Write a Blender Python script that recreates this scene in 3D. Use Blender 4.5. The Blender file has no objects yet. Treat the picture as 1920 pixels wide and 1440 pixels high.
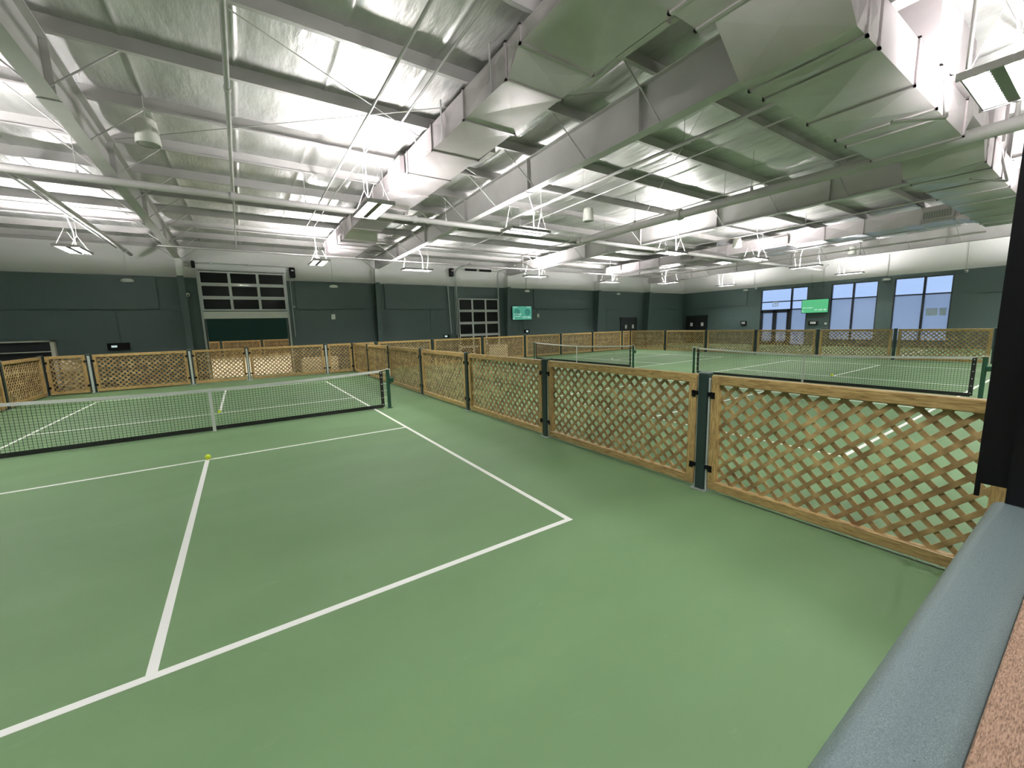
import bpy, bmesh, math, random
from mathutils import Vector, Matrix
random.seed(7)
C = bpy.context.scene.collection
PI = math.pi

# ------------------------------------------------------------------ camera, world, exposure
CAM = (-2.4486, -2.7175, 1.8439)
YAW, PITCH, ROLL, FPX = -0.5843, -0.1438, -0.0276, 757.21
def _basis():
    cy, sy, cp, sp = math.cos(YAW), math.sin(YAW), math.cos(PITCH), math.sin(PITCH)
    f = Vector((-sy*cp, cy*cp, sp)); r = Vector((cy, sy, 0)); u = r.cross(f)
    cr, sr = math.cos(ROLL), math.sin(ROLL)
    return cr*r+sr*u, -sr*r+cr*u, f
_r, _u, _f = _basis()
cd = bpy.data.cameras.new('camera'); cam = bpy.data.objects.new('camera', cd); C.objects.link(cam)
cd.sensor_fit = 'HORIZONTAL'; cd.sensor_width = 36; cd.lens = FPX/1920*36
cd.clip_start = 0.02; cd.clip_end = 200
cam.matrix_world = Matrix(((_r.x, _u.x, -_f.x, CAM[0]), (_r.y, _u.y, -_f.y, CAM[1]), (_r.z, _u.z, -_f.z, CAM[2]), (0, 0, 0, 1)))
bpy.context.scene.camera = cam
w = bpy.data.worlds.new('world'); bpy.context.scene.world = w; w.use_nodes = True
bg = w.node_tree.nodes['Background']; bg.inputs[0].default_value = (0.38, 0.51, 0.76, 1); bg.inputs[1].default_value = 1.35
vs = bpy.context.scene.view_settings
vs.view_transform = 'Standard'; vs.look = 'None'; vs.gamma = 1; vs.use_curve_mapping = False
vs.exposure = 0.0
LAMP_DOWN = 650.0      # radiance of the LED strips
LAMP_UP = 385.0

# ------------------------------------------------------------------ mesh builder
class MB:
    def __init__(s): s.v = []; s.f = []; s.m = []; s.sm = []
    def add(s, vs, fs, mi=0, smooth=False):
        b = len(s.v); s.v += [tuple(x) for x in vs]
        for f in fs: s.f.append([b+i for i in f]); s.m.append(mi); s.sm.append(smooth)
    def box(s, x0, x1, y0, y1, z0, z1, mi=0):
        if x0 > x1: x0, x1 = x1, x0
        if y0 > y1: y0, y1 = y1, y0
        if z0 > z1: z0, z1 = z1, z0
        v = [(x0,y0,z0),(x1,y0,z0),(x1,y1,z0),(x0,y1,z0),(x0,y0,z1),(x1,y0,z1),(x1,y1,z1),(x0,y1,z1)]
        s.add(v, [(0,3,2,1),(4,5,6,7),(0,1,5,4),(1,2,6,5),(2,3,7,6),(3,0,4,7)], mi)
    def hexa(s, v, mi=0):   # 8 verts: bottom loop then top loop
        s.add(v, [(0,3,2,1),(4,5,6,7),(0,1,5,4),(1,2,6,5),(2,3,7,6),(3,0,4,7)], mi)
    def bbox(s, x0, x1, y0, y1, z0, z1, b, mi=0):   # bevelled box
        bm = bmesh.new(); bmesh.ops.create_cube(bm, size=1)
        for v in bm.verts: v.co = Vector(((x0+x1)/2+v.co.x*abs(x1-x0), (y0+y1)/2+v.co.y*abs(y1-y0), (z0+z1)/2+v.co.z*abs(z1-z0)))
        bmesh.ops.bevel(bm, geom=bm.edges[:], offset=b, segments=1, affect='EDGES', profile=.5)
        bm.verts.index_update()
        s.add([v.co[:] for v in bm.verts], [[v.index for v in f.verts] for f in bm.faces], mi); bm.free()
    def tube(s, p, q, r, n=10, mi=0, r2=None, caps=True):
        p, q = Vector(p), Vector(q); d = (q-p)
        if d.length < 1e-6: return
        d.normalize(); a = Vector((0,0,1)) if abs(d.z) < .9 else Vector((1,0,0))
        u = d.cross(a).normalized(); w_ = d.cross(u); r2 = r if r2 is None else r2
        v = [p+(u*math.cos(2*PI*i/n)+w_*math.sin(2*PI*i/n))*r for i in range(n)]+[q+(u*math.cos(2*PI*i/n)+w_*math.sin(2*PI*i/n))*r2 for i in range(n)]
        s.add(v, [(i,(i+1)%n,n+(i+1)%n,n+i) for i in range(n)], mi, n > 4)
        if caps: s.add(v, [tuple(range(n))[::-1], tuple(range(n,2*n))], mi)
    def path(s, pts, r, n=8, mi=0):
        for a, b in zip(pts, pts[1:]): s.tube(a, b, r, n, mi)
    def lathe(s, prof, n=20, c=(0,0,0), mi=0, axis='z'):
        v = []
        for (r, z) in prof:
            for i in range(n):
                a = 2*PI*i/n; x, y = r*math.cos(a), r*math.sin(a)
                if axis == 'z': v.append((c[0]+x, c[1]+y, c[2]+z))
                elif axis == 'y': v.append((c[0]+x, c[1]+z, c[2]+y))
                else: v.append((c[0]+z, c[1]+x, c[2]+y))
        fs = [(k*n+i, k*n+(i+1)%n, (k+1)*n+(i+1)%n, (k+1)*n+i) for k in range(len(prof)-1) for i in range(n)]
        s.add(v, fs, mi, True)
    def prism(s, poly, axis, a, b, mi=0):   # poly in the two other axes, extruded a..b
        n = len(poly)
        def mk(t):
            if axis == 'x': return [(t, p[0], p[1]) for p in poly]
            if axis == 'y': return [(p[0], t, p[1]) for p in poly]
            return [(p[0], p[1], t) for p in poly]
        s.add(mk(a)+mk(b), [tuple(range(n))[::-1], tuple(range(n,2*n))]+[(i,(i+1)%n,n+(i+1)%n,n+i) for i in range(n)], mi)
    def mesh(s, name):
        me = bpy.data.meshes.new(name); me.from_pydata(s.v, [], s.f)
        me.polygons.foreach_set('material_index', s.m); me.polygons.foreach_set('use_smooth', s.sm)
        bm = bmesh.new(); bm.from_mesh(me); bmesh.ops.recalc_face_normals(bm, faces=bm.faces[:]); bm.to_mesh(me); bm.free()
        me.update(); return me
    def build(s, name, mat, parent=None):
        me = s.mesh(name)
        for m in (mat if isinstance(mat, (list, tuple)) else [mat]): me.materials.append(m)
        return put(name, me, parent)
def put(name, me, parent=None, loc=None):
    o = bpy.data.objects.new(name, me); C.objects.link(o)
    if parent: o.parent = parent
    if loc: o.location = loc
    return o
def empty(name, loc=(0,0,0), rz=0):
    o = bpy.data.objects.new(name, None); C.objects.link(o); o.location = loc; o.rotation_euler = (0,0,rz)
    o.empty_display_size = .1; return o
def tag(o, label, cat, group=None, kind=None):
    o['label'] = label; o['category'] = cat
    if group: o['group'] = group
    if kind: o['kind'] = kind
    return o
def struct(o, label=None):
    o['kind'] = 'structure'
    if label: o['label'] = label
    return o
def copy_tree(o, parent=None):
    c = o.copy(); C.objects.link(c); c.parent = parent
    for ch in list(o.children): copy_tree(ch, c)
    return c

# ------------------------------------------------------------------ materials
def mat(name, col, rough=.5, metal=0., **k):
    m = bpy.data.materials.new(name); m.use_nodes = True
    b = m.node_tree.nodes['Principled BSDF']
    b.inputs['Base Color'].default_value = (*col, 1); b.inputs['Roughness'].default_value = rough; b.inputs['Metallic'].default_value = metal
    for kk, v in k.items(): b.inputs[kk].default_value = v
    return m
def nodes(m): return m.node_tree.nodes, m.node_tree.links, m.node_tree.nodes['Principled BSDF']
def noise(m, scale, detail=4, stretch=(1,1,1), coord='Object', rough=.5):
    n, l, b = nodes(m); tc = n.new('ShaderNodeTexCoord'); mp = n.new('ShaderNodeMapping'); mp.inputs['Scale'].default_value = stretch
    t = n.new('ShaderNodeTexNoise'); t.inputs['Scale'].default_value = scale; t.inputs['Detail'].default_value = detail; t.inputs['Roughness'].default_value = rough
    l.new(tc.outputs[coord], mp.inputs[0]); l.new(mp.outputs[0], t.inputs['Vector']); return t, mp, tc
def ramp(m, src, stops):
    n, l, b = nodes(m); r = n.new('ShaderNodeValToRGB'); e = r.color_ramp.elements
    e[0].position, e[0].color = stops[0][0], (*stops[0][1], 1); e[1].position, e[1].color = stops[-1][0], (*stops[-1][1], 1)
    for p, c in stops[1:-1]:
        x = e.new(p); x.color = (*c, 1)
    l.new(src, r.inputs[0]); return r
def mixc(m, fac, a, b_, mode='MIX'):
    n, l, b = nodes(m); x = n.new('ShaderNodeMix'); x.data_type = 'RGBA'; x.blend_type = mode
    for s, i in ((fac, 0), (a, 6), (b_, 7)):
        if isinstance(s, (int, float)): x.inputs[i].default_value = s
        elif isinstance(s, tuple): x.inputs[i].default_value = (*s, 1)
        else: l.new(s, x.inputs[i])
    return x.outputs[2]
def bump(m, h, strength=.3, dist=.01):
    n, l, b = nodes(m); x = n.new('ShaderNodeBump'); x.inputs['Strength'].default_value = strength; x.inputs['Distance'].default_value = dist
    l.new(h, x.inputs['Height']); l.new(x.outputs[0], b.inputs['Normal']); return x

def m_court():
    m = mat('court_green', (.16,.27,.13), .62); n, l, b = nodes(m)
    t, _, _ = noise(m, .55, 5, (1,2.2,1)); r = ramp(m, t.outputs[0], [(.3,(.118,.212,.094)),(.55,(.133,.235,.107)),(.75,(.150,.255,.122))])
    t2, _, _ = noise(m, 3.4, 8, (1,2.2,1), rough=.62); r2 = ramp(m, t2.outputs[0], [(.64,(0,0,0)),(.78,(1,1,1))])
    f = n.new('ShaderNodeMath'); f.operation = 'MULTIPLY'; f.inputs[1].default_value = .25; l.new(r2.outputs[0], f.inputs[0])
    c = mixc(m, f.outputs[0], r.outputs[0], (.24,.37,.21)); l.new(c, b.inputs['Base Color'])
    t3, _, _ = noise(m, 320, 2); bump(m, t3.outputs[0], .25, .002); return m
def m_wood(name, stretch, knots=True):
    m = mat(name, (.4,.24,.1), .40); n, l, b = nodes(m)
    oi = n.new('ShaderNodeObjectInfo'); tc = n.new('ShaderNodeTexCoord'); ad = n.new('ShaderNodeVectorMath'); ad.operation = 'ADD'
    sc = n.new('ShaderNodeVectorMath'); sc.operation = 'SCALE'; sc.inputs['Scale'].default_value = 17.
    cb = n.new('ShaderNodeCombineXYZ')
    for i in range(3): l.new(oi.outputs['Random'], cb.inputs[i])
    l.new(cb.outputs[0], sc.inputs[0]); l.new(tc.outputs['Object'], ad.inputs[0]); l.new(sc.outputs[0], ad.inputs[1])
    mp = n.new('ShaderNodeMapping'); mp.inputs['Scale'].default_value = stretch; l.new(ad.outputs[0], mp.inputs[0])
    t = n.new('ShaderNodeTexNoise'); t.inputs['Scale'].default_value = 9; t.inputs['Detail'].default_value = 6; t.inputs['Distortion'].default_value = .9; l.new(mp.outputs[0], t.inputs['Vector'])
    r = ramp(m, t.outputs[0], [(.28,(.20,.115,.04)),(.46,(.42,.28,.108)),(.7,(.64,.46,.20))])
    c = r.outputs[0]
    if knots:
        vo = n.new('ShaderNodeTexVoronoi'); vo.inputs['Scale'].default_value = 2.1; l.new(ad.outputs[0], vo.inputs['Vector'])
        rk = ramp(m, vo.outputs['Distance'], [(.03,(1,1,1)),(.06,(0,0,0))]); c = mixc(m, rk.outputs[0], c, (.09,.035,.012))
    hv = n.new('ShaderNodeHueSaturation'); mr = n.new('ShaderNodeMapRange'); mr.inputs[3].default_value = .82; mr.inputs[4].default_value = 1.14
    l.new(oi.outputs['Random'], mr.inputs[0]); l.new(mr.outputs[0], hv.inputs['Value']); l.new(c, hv.inputs['Color'])
    l.new(hv.outputs[0], b.inputs['Base Color']); bump(m, t.outputs[0], .25, .004); return m
def m_lattice():
    m = mat('wood_lattice', (.45,.27,.12), .65); n, l, b = nodes(m)
    t, _, _ = noise(m, 6, 4); r = ramp(m, t.outputs[0], [(.3,(.20,.125,.048)),(.5,(.36,.245,.10)),(.7,(.60,.44,.20))])
    t2, _, _ = noise(m, 1.3, 1); r2 = ramp(m, t2.outputs[0], [(.60,(0,0,0)),(.72,(1,1,1))])
    c = mixc(m, r2.outputs[0], r.outputs[0], (.26,.12,.05), 'MIX')
    f = mixc(m, .35, r.outputs[0], c); l.new(f, b.inputs['Base Color']); return m
def m_wall():
    m = mat('painted_block_wall', (.6,.6,.56), .55); n, l, b = nodes(m)
    g = n.new('ShaderNodeNewGeometry'); sx = n.new('ShaderNodeSeparateXYZ'); l.new(g.outputs['Position'], sx.inputs[0])
    gt = n.new('ShaderNodeMath'); gt.operation = 'GREATER_THAN'; gt.inputs[1].default_value = 4.08; l.new(sx.outputs[2], gt.inputs[0])
    c = mixc(m, gt.outputs[0], (.062,.098,.094), (.78,.77,.755)); l.new(c, b.inputs['Base Color'])
    # concrete block joints, the same world height whichever way the wall faces
    ad = n.new('ShaderNodeMath'); ad.operation = 'ADD'; l.new(sx.outputs[0], ad.inputs[0]); l.new(sx.outputs[1], ad.inputs[1])
    cb = n.new('ShaderNodeCombineXYZ'); l.new(ad.outputs[0], cb.inputs[0]); l.new(sx.outputs[2], cb.inputs[1])
    br = n.new('ShaderNodeTexBrick'); br.inputs['Scale'].default_value = 1; br.inputs['Brick Width'].default_value = .4; br.inputs['Row Height'].default_value = .2
    br.inputs['Mortar Size'].default_value = .008; br.inputs['Color1'].default_value = (1,1,1,1); br.inputs['Color2'].default_value = (.94,.94,.94,1); br.inputs['Mortar'].default_value = (0,0,0,1)
    l.new(cb.outputs[0], br.inputs['Vector']); bump(m, br.outputs[0], .35, .004); return m
def m_foil():
    m = mat('roof_insulation_foil', (.66,.67,.64), .42, .50); n, l, b = nodes(m)
    t, _, _ = noise(m, 2.2, 5, (1.0,.45,1)); r = ramp(m, t.outputs[0], [(.35,(.48,.475,.465)),(.6,(.63,.62,.61))]); l.new(r.outputs[0], b.inputs['Base Color'])
    t2, _, _ = noise(m, 3.5, 6, (2.2,.6,1)); bump(m, t2.outputs[0], .35, .06)
    t3, _, _ = noise(m, 9, 2); mr = n.new('ShaderNodeMapRange'); mr.inputs[3].default_value = .36; mr.inputs[4].default_value = .56; l.new(t3.outputs[0], mr.inputs[0]); l.new(mr.outputs[0], b.inputs['Roughness'])
    return m
def m_galv():
    m = mat('painted_galvanised_sheet', (.6,.58,.57), .33, .42); n, l, b = nodes(m)
    t, _, _ = noise(m, 1.3, 4); r = ramp(m, t.outputs[0], [(.3,(.49,.445,.455)),(.7,(.60,.55,.56))]); l.new(r.outputs[0], b.inputs['Base Color'])
    t3, _, _ = noise(m, 2.1, 2); bump(m, t3.outputs[0], .12, .05); return m
def m_steel():
    m = mat('light_grey_painted_steel', (.60,.60,.55), .48, .0); n, l, b = nodes(m)
    t, _, _ = noise(m, 1.6, 4); r = ramp(m, t.outputs[0], [(.3,(.42,.405,.395)),(.7,(.49,.475,.465))]); l.new(r.outputs[0], b.inputs['Base Color']); return m
def m_emit(name, col, s):
    m = bpy.data.materials.new(name); m.use_nodes = True; n, l = m.node_tree.nodes, m.node_tree.links
    n.clear(); o = n.new('ShaderNodeOutputMaterial'); e = n.new('ShaderNodeEmission'); e.inputs[0].default_value = (*col, 1); e.inputs[1].default_value = s
    l.new(e.outputs[0], o.inputs[0]); return m
def m_glass(name, tint, refl, film=0.):
    m = bpy.data.materials.new(name); m.use_nodes = True; n, l = m.node_tree.nodes, m.node_tree.links
    n.clear(); o = n.new('ShaderNodeOutputMaterial'); t = n.new('ShaderNodeBsdfTransparent'); t.inputs[0].default_value = (*tint, 1)
    g = n.new('ShaderNodeBsdfGlossy'); g.inputs['Roughness'].default_value = .02
    f = n.new('ShaderNodeFresnel'); f.inputs[0].default_value = refl; x = n.new('ShaderNodeMixShader')
    l.new(f.outputs[0], x.inputs[0]); base = t.outputs[0]
    if film > 0:
        tr = n.new('ShaderNodeBsdfTranslucent'); tr.inputs[0].default_value = (.85,.88,.92,1); df = n.new('ShaderNodeBsdfDiffuse'); df.inputs[0].default_value = (.40,.44,.50,1)
        y = n.new('ShaderNodeMixShader'); y.inputs[0].default_value = .35; l.new(tr.outputs[0], y.inputs[1]); l.new(df.outputs[0], y.inputs[2])
        z = n.new('ShaderNodeMixShader'); z.inputs[0].default_value = film; l.new(t.outputs[0], z.inputs[1]); l.new(y.outputs[0], z.inputs[2]); base = z.outputs[0]
    l.new(base, x.inputs[1]); l.new(g.outputs[0], x.inputs[2]); l.new(x.outputs[0], o.inputs[0]); return m

M_COURT = m_court(); M_WH = m_wood('wood_rail', (.9,9,9)); M_WV = m_wood('wood_stile', (9,9,.9)); M_LAT = m_lattice()
M_WALL = m_wall(); M_FOIL = m_foil(); M_GALV = m_galv(); M_STEEL = m_steel(); M_LED = m_emit('led_chips', (1.0,.968,.965), LAMP_DOWN)
M_LEDUP = m_emit('uplight_slot', (1,.968,.965), LAMP_UP)
M_LINE = mat('court_line_white', (.90,.91,.87), .55)
M_POST = mat('dark_green_post_paint', (.017,.036,.034), .38)
M_DKGREEN = mat('deep_green_wall_paint', (.016,.052,.046), .9, **{'Specular IOR Level': .1})
M_DGREEN = mat('dark_green_wall_paint', (.032,.056,.050), .5)
M_CAPM = mat('post_cap_grey', (.20,.25,.24), .25)
M_CHAN = mat('pale_side_channel', (.55,.60,.55), .45)
M_NETPOST = mat('green_net_post_paint', (.02,.085,.05), .3)
M_TRAY = mat('lamp_reflector_grey', (.22,.22,.21), .3, .5)
M_BLACK = mat('black_metal', (.004,.004,.005), .5, **{'Specular IOR Level': .18})
M_BLACKP = mat('black_polyester_net', (.010,.012,.011), .6)
M_TAPE = mat('white_net_tape', (.88,.88,.88), .7)
M_WHITE = mat('white_paint', (.88,.88,.86), .4)
M_ZINC = mat('zinc_plated', (.62,.66,.64), .3, .6)
M_ALU = mat('door_aluminium', (.72,.74,.74), .35, .25)
M_DKGLASS = mat('dark_door_glass', (.012,.014,.013), .12, IOR=1.18)
M_BLUEGLASS = m_glass('window_glass', (.93,.96,1), 1.45)
M_FILM = m_glass('frosted_window_film', (.9,.94,1), 1.45, .55)
M_FRAME = mat('dark_window_frame', (.010,.014,.020), .35)
M_DARKDOOR = mat('near_black_door', (.010,.012,.012), .4)
M_PAPER = mat('white_paper', (.85,.85,.85), .7)
M_BALL = mat('yellow_ball', (.72,.85,.03), .5)
M_BALLW = mat('pale_ball', (.85,.9,.75), .5)
M_CREAM = mat('cream_sealed_floor', (.80,.70,.48), .5)
M_SPK = mat('speaker_plastic', (.60,.60,.54), .5); M_SPKG = mat('speaker_grille', (.22,.23,.20), .6)
M_BEYOND = mat('storage_dark', (.012,.013,.02), .5)
M_TV = m_emit('screen_teal', (.10,.40,.28), .85); M_TV2 = m_emit('screen_green', (.12,.55,.25), .95); M_TVW = m_emit('screen_white', (.75,1,.9), .95); M_TVD = m_emit('screen_dark_teal', (.05,.24,.19), .8)
M_LCD = m_emit('small_display', (.7,.9,.88), .75); M_HEAD = m_emit('emergency_lamp_lens', (1,1,.95), .35)

# ------------------------------------------------------------------ dimensions
XL, XR, YB, YF = -11.9, 28.9, 18.1, -9.0
RS = .0208
def ftop(y): return 5.22+RS*(YB-y)          # top of the frames = bottom of the purlins
def fbot(y): return 4.72+.009*(YB-y)
def roofz(y): return ftop(y)+.22
PURL = [1.67+1.607*k for k in range(-6, 11)]
PURL = [y for y in PURL if YF+.2 < y < YB-.3]

# ------------------------------------------------------------------ floor, walls
def floor():
    m = MB(); m.box(XL-.2, XR+.2, YF-.2, YB+.12, -.1, 0); struct(m.build('floor', M_COURT), 'green acrylic sports court floor of the hall')
    m = MB(); m.box(-12, 14, YB+.12, 38.2, -.1, 0); struct(m.build('floor_beyond', M_CREAM), 'pale cream floor of the room beyond the raised overhead door')
floor()
def wall(name, axis, c0, c1, u0, u1, z0, z1, holes, label, material=None):
    us = sorted({u0, u1, *[h[0] for h in holes], *[h[1] for h in holes]}); zs = sorted({z0, z1, *[h[2] for h in holes], *[h[3] for h in holes]})
    m = MB()
    for a, b in zip(us, us[1:]):
        for c, d in zip(zs, zs[1:]):
            cu, cz = (a+b)/2, (c+d)/2
            if any(h[0] < cu < h[1] and h[2] < cz < h[3] for h in holes): continue
            if axis == 'y': m.box(a, b, c0, c1, c, d)
            else: m.box(c0, c1, a, b, c, d)
    return struct(m.build(name, material or M_WALL), label)
W1 = (9.05, 11.95, 0., 3.86); W2 = (5.50, 7.77, .35, 3.86); W3 = (2.47, 4.79, .35, 3.88)
wall('wall_back', 'y', YB, YB+.2, XL, XR+.2, 0, 5.75, [(-3.62, -.62, 0, 4.4)], 'dark green block wall with white upper band behind the far courts')
wall('wall_right', 'x', XR, XR+.2, YF-.2, YB, 0, 6.3, [W1, W2, W3], 'dark green and white wall with the blue windows')
wall('wall_left', 'x', XL-.2, XL, YF-.2, YB+.2, 0, 6.3, [], 'dark green and white end wall left of the nearest court')
wall('wall_front', 'y', YF-.2, YF, XL, XR, 0, 6.3, [], 'dark green and white wall behind the camera')
# room beyond the raised door
m = MB(); m.box(-12, 14, 38, 38.2, 0, 5.6); struct(m.build('wall_beyond', M_DKGREEN), 'dark green wall at the far end of the room beyond')
m = MB(); m.box(-12.2, -12, YB+.2, 38.2, 0, 5.6); m.box(14, 14.2, YB+.2, 38.2, 0, 5.6); struct(m.build('wall_beyond_side', M_DGREEN), 'side walls of the room beyond the overhead door')
m = MB(); m.box(-12.2, 14.2, YB+.2, 38.2, 5.5, 5.6); struct(m.build('ceiling_beyond', M_STEEL), 'roof of the room beyond the overhead door')

# proud wall panels on the dark band and their thin shadow line
def proud(u0, u1, right=False):
    m = MB()
    if right: m.box(XR-.07, XR, u0, u1, 2.84, 4.08)
    else: m.box(u0, u1, YB-.07, YB, 2.84, 4.08)
    return m
for i, (a, b, r, lb) in enumerate([(-11.8, -4.96, 0, 'left of the first column'), (-.22, 2.92, 0, 'right of the raised overhead door'), (3.75, 7.1, 0, 'left of the closed overhead door'),
        (13.1, 18.1, 0, 'right of the teal screen'), (18.95, 23.3, 0, 'above the double door on the back wall'), (24.2, 28.5, 0, 'in the back right corner'), (12.9, 17.9, 1, 'on the window wall beside the corner'), (-2.0, 1.7, 1, 'on the window wall right of the last window')]):
    struct(proud(a, b, r).build('trim_%d' % (i+1), M_WALL), 'dark green raised wall panel '+lb)

# ------------------------------------------------------------------ ceiling
def ceiling():
    xs = []
    x = XL
    seams = [XL+1.22*k for k in range(1, 34)]
    cur = XL
    pts = set([XL, XR])
    for s_ in seams:
        for d in (-.06, -.022, .0, .022, .06): pts.add(round(s_+d, 4))
    k = XL
    while k < XR: pts.add(round(k, 4)); k += .20
    xs = sorted(p for p in pts if XL <= p <= XR)
    ys = []; ylines = [YF]+PURL+[YB+.1]
    for a, b in zip(ylines, ylines[1:]):
        for t in (0, .04, .12, .25, .4, .5, .6, .75, .88, .96): ys.append(a+(b-a)*t)
    ys.append(YB+.1)
    rnd = random.Random(3); v = []; amp = {}
    for y in ys:
        seg = max([i for i, q in enumerate(ylines) if q <= y+1e-6]); seg = min(seg, len(ylines)-2)
        t = (y-ylines[seg])/(ylines[seg+1]-ylines[seg]); sag = math.sin(PI*max(0, min(1, t)))
        for x in xs:
            ps = int((x-XL)//1.22)
            key = (seg, ps)
            if key not in amp: amp[key] = rnd.uniform(.02, .075)
            ds = min(abs(x-s_) for s_ in seams); ridge = .045*max(0, 1-ds/.05)
            lx = ((x-XL) % 1.22)/1.22
            z = roofz(y)-.005-sag*(amp[key]*math.sin(PI*lx)**.7+.015)-ridge*(.4+.6*sag)
            v.append((x, y, z))
    nx = len(xs); fs = [(j*nx+i, j*nx+i+1, (j+1)*nx+i+1, (j+1)*nx+i) for j in range(len(ys)-1) for i in range(nx-1)]
    m = MB(); m.add(v, fs, 0, True); o = m.build('ceiling', M_FOIL)
    struct(o, 'silver foil faced insulation under the metal roof')
    m = MB(); m.add([(XL-.2,YF-.2,roofz(YF)+.12),(XR+.2,YF-.2,roofz(YF)+.12),(XR+.2,YB+.3,roofz(YB)+.12),(XL-.2,YB+.3,roofz(YB)+.12)], [(0,1,2,3)])
    struct(m.build('ceiling_roof_sheet', M_STEEL), 'metal roof sheet above the insulation')
ceiling()

# ------------------------------------------------------------------ roof frames: beams, columns, purlins
BEAMX = [(-11.75, 'nearest the left wall'), (-4.15, 'at the upper left of the picture, standing left of the raised overhead door'), (3.3, 'in the middle of the picture, between the two overhead doors'),
         (10.9, 'right of the middle, beside the thick water pipe'), (18.4, 'behind the long register duct'), (23.8, 'farthest to the right, nearest the window wall')]
for i, (x, where) in enumerate(BEAMX):
    r = empty('roof_beam', (x, YB-.45, fbot(YB)))
    tag(r, 'light grey tapered steel roof beam '+where, 'beam', 'steel roof beams')
    o = Vector(r.location)
    def L(p): return (p[0]-o.x, p[1]-o.y, p[2]-o.z)
    y0, y1 = YF+.05, YB-.35
    m = MB(); tb = .014
    m.hexa([L(q) for q in [(x-.006,y0,fbot(y0)),(x+.006,y0,fbot(y0)),(x+.006,y1,fbot(y1)),(x-.006,y1,fbot(y1)),(x-.006,y0,ftop(y0)),(x+.006,y0,ftop(y0)),(x+.006,y1,ftop(y1)),(x-.006,y1,ftop(y1))]])
    y = -7.2
    while y < 17:
        m.box(x-.09-o.x, x+.09-o.x, y-.005-o.y, y+.005-o.y, fbot(y)-o.z, ftop(y)-o.z); y += 3.05
    m.build('web', M_STEEL, r)
    for nm, fz, s_ in (('bottom_flange', fbot, -1), ('top_flange', ftop, -1)):
        m = MB(); a, b = fz(y0), fz(y1)
        m.hexa([L(q) for q in [(x-.1,y0,a-tb),(x+.1,y0,a-tb),(x+.1,y1,b-tb),(x-.1,y1,b-tb),(x-.1,y0,a),(x+.1,y0,a),(x+.1,y1,b),(x-.1,y1,b)]])
        if nm == 'bottom_flange':
            for ys_ in (5.3, -2.4): m.box(x-.115-o.x, x+.115-o.x, ys_-.22-o.y, ys_+.22-o.y, fz(ys_)-.026-o.z, fz(ys_)-.013-o.z)
        m.build(nm, M_STEEL, r)
    for py in PURL:
        if py < -4.5: continue
        for sd in ((1,) if i in (0, 4) else (-1, 1)):
            m = MB(); m.tube(L((x+sd*.09, py-.12, fbot(py)+.01)), L((x+sd*.80, py, ftop(py)+.05)), .012, 5); m.build('brace', M_STEEL, r)
for x, where in BEAMX[1:]:
    r = empty('steel_column', (x, YB-.3, 0)); tag(r, 'tapered steel wall column, dark green below and pale above, under the beam '+where.replace('at the upper left of the picture, standing ', ''), 'column', 'steel wall columns')
    zt = fbot(YB)+.0
    m = MB()   # front flange, leaning out towards the top
    fx = .10
    m.hexa([(-fx,-.05,0),(fx,-.05,0),(fx,-.035,0),(-fx,-.035,0),(-fx,-.36,zt),(fx,-.36,zt),(fx,-.345,zt),(-fx,-.345,zt)])
    m.build('front_flange', M_WALL, r)
    m = MB(); m.hexa([(-.006,-.04,0),(.006,-.04,0),(.006,.28,0),(-.006,.28,0),(-.006,-.35,zt),(.006,-.35,zt),(.006,.28,zt),(-.006,.28,zt)])
    m.build('web', M_WALL, r)
    m = MB(); m.box(-fx, fx, .27, .285, 0, zt+.35); m.build('back_flange', M_WALL, r)
    m = MB(); m.bbox(-.16, .16, -.1, .28, 0, .02, .004); m.build('base_plate', M_WALL, r)
names = ['nearest the back wall', 'second from the back wall', 'third from the back wall', 'fourth from the back wall', 'fifth from the back wall', 'sixth from the back wall', 'seventh from the back wall', 'eighth from the back wall',
         'ninth from the back wall', 'tenth from the back wall', 'eleventh from the back wall, above the nearer trunk duct', 'twelfth from the back wall, just behind the trunk duct', 'thirteenth from the back wall, overhead', 'fourteenth from the back wall, overhead',
         'fifteenth from the back wall, behind the camera', 'sixteenth from the back wall, behind the camera', 'seventeenth from the back wall, behind the camera']
for k, y in enumerate(sorted(PURL, reverse=True)):
    z = ftop(y)+.002; m = MB(); t = .004; h = .212
    # Z section: web plus lips
    m.box(XL+.02, XR-.02, -t, t, 0, h); m.box(XL+.02, XR-.02, -.065, 0, 0, .006); m.box(XL+.02, XR-.02, -.067, -.061, 0, .025); m.box(XL+.02, XR-.02, 0, .065, h-.006, h)
    o = m.build('roof_purlin', M_STEEL); o.location = (0, y, z)
    tag(o, 'light grey Z shaped roof purlin, '+names[min(k, len(names)-1)], 'purlin', 'roof purlins')
m = MB(); m.box(XL, XR, YB-.10, YB-.02, 5.19, 5.46); tag(m.build('eave_strut', M_STEEL), 'light grey eave strut along the top of the back wall', 'strut')

# roof bracing rods
def rods(n, pts, label):
    for (a, b), lb in zip(pts, label):
        m = MB(); m.tube(a, b, .008, 6); tag(m.build('bracing_rod', M_STEEL), lb, 'rod', 'roof bracing rods')
rods(0, [((-2.9, 2.9, 5.52), (2.6, 6.25, 5.44)), ((-4.0, 7.87, 5.41), (2.9, 2.25, 5.52)), ((4.0, 1.0, 5.54), (10.4, 7.8, 5.40)), ((-10.9, 8.0, 5.40), (-4.4, 2.0, 5.53))],
     ['thin steel bracing rod falling to the right across the upper left roof bay', 'thin steel bracing rod rising to the right across the upper left roof bay', 'thin steel bracing rod in the bay right of the middle beam', 'thin steel bracing rod left of the upper left beam'])

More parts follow.
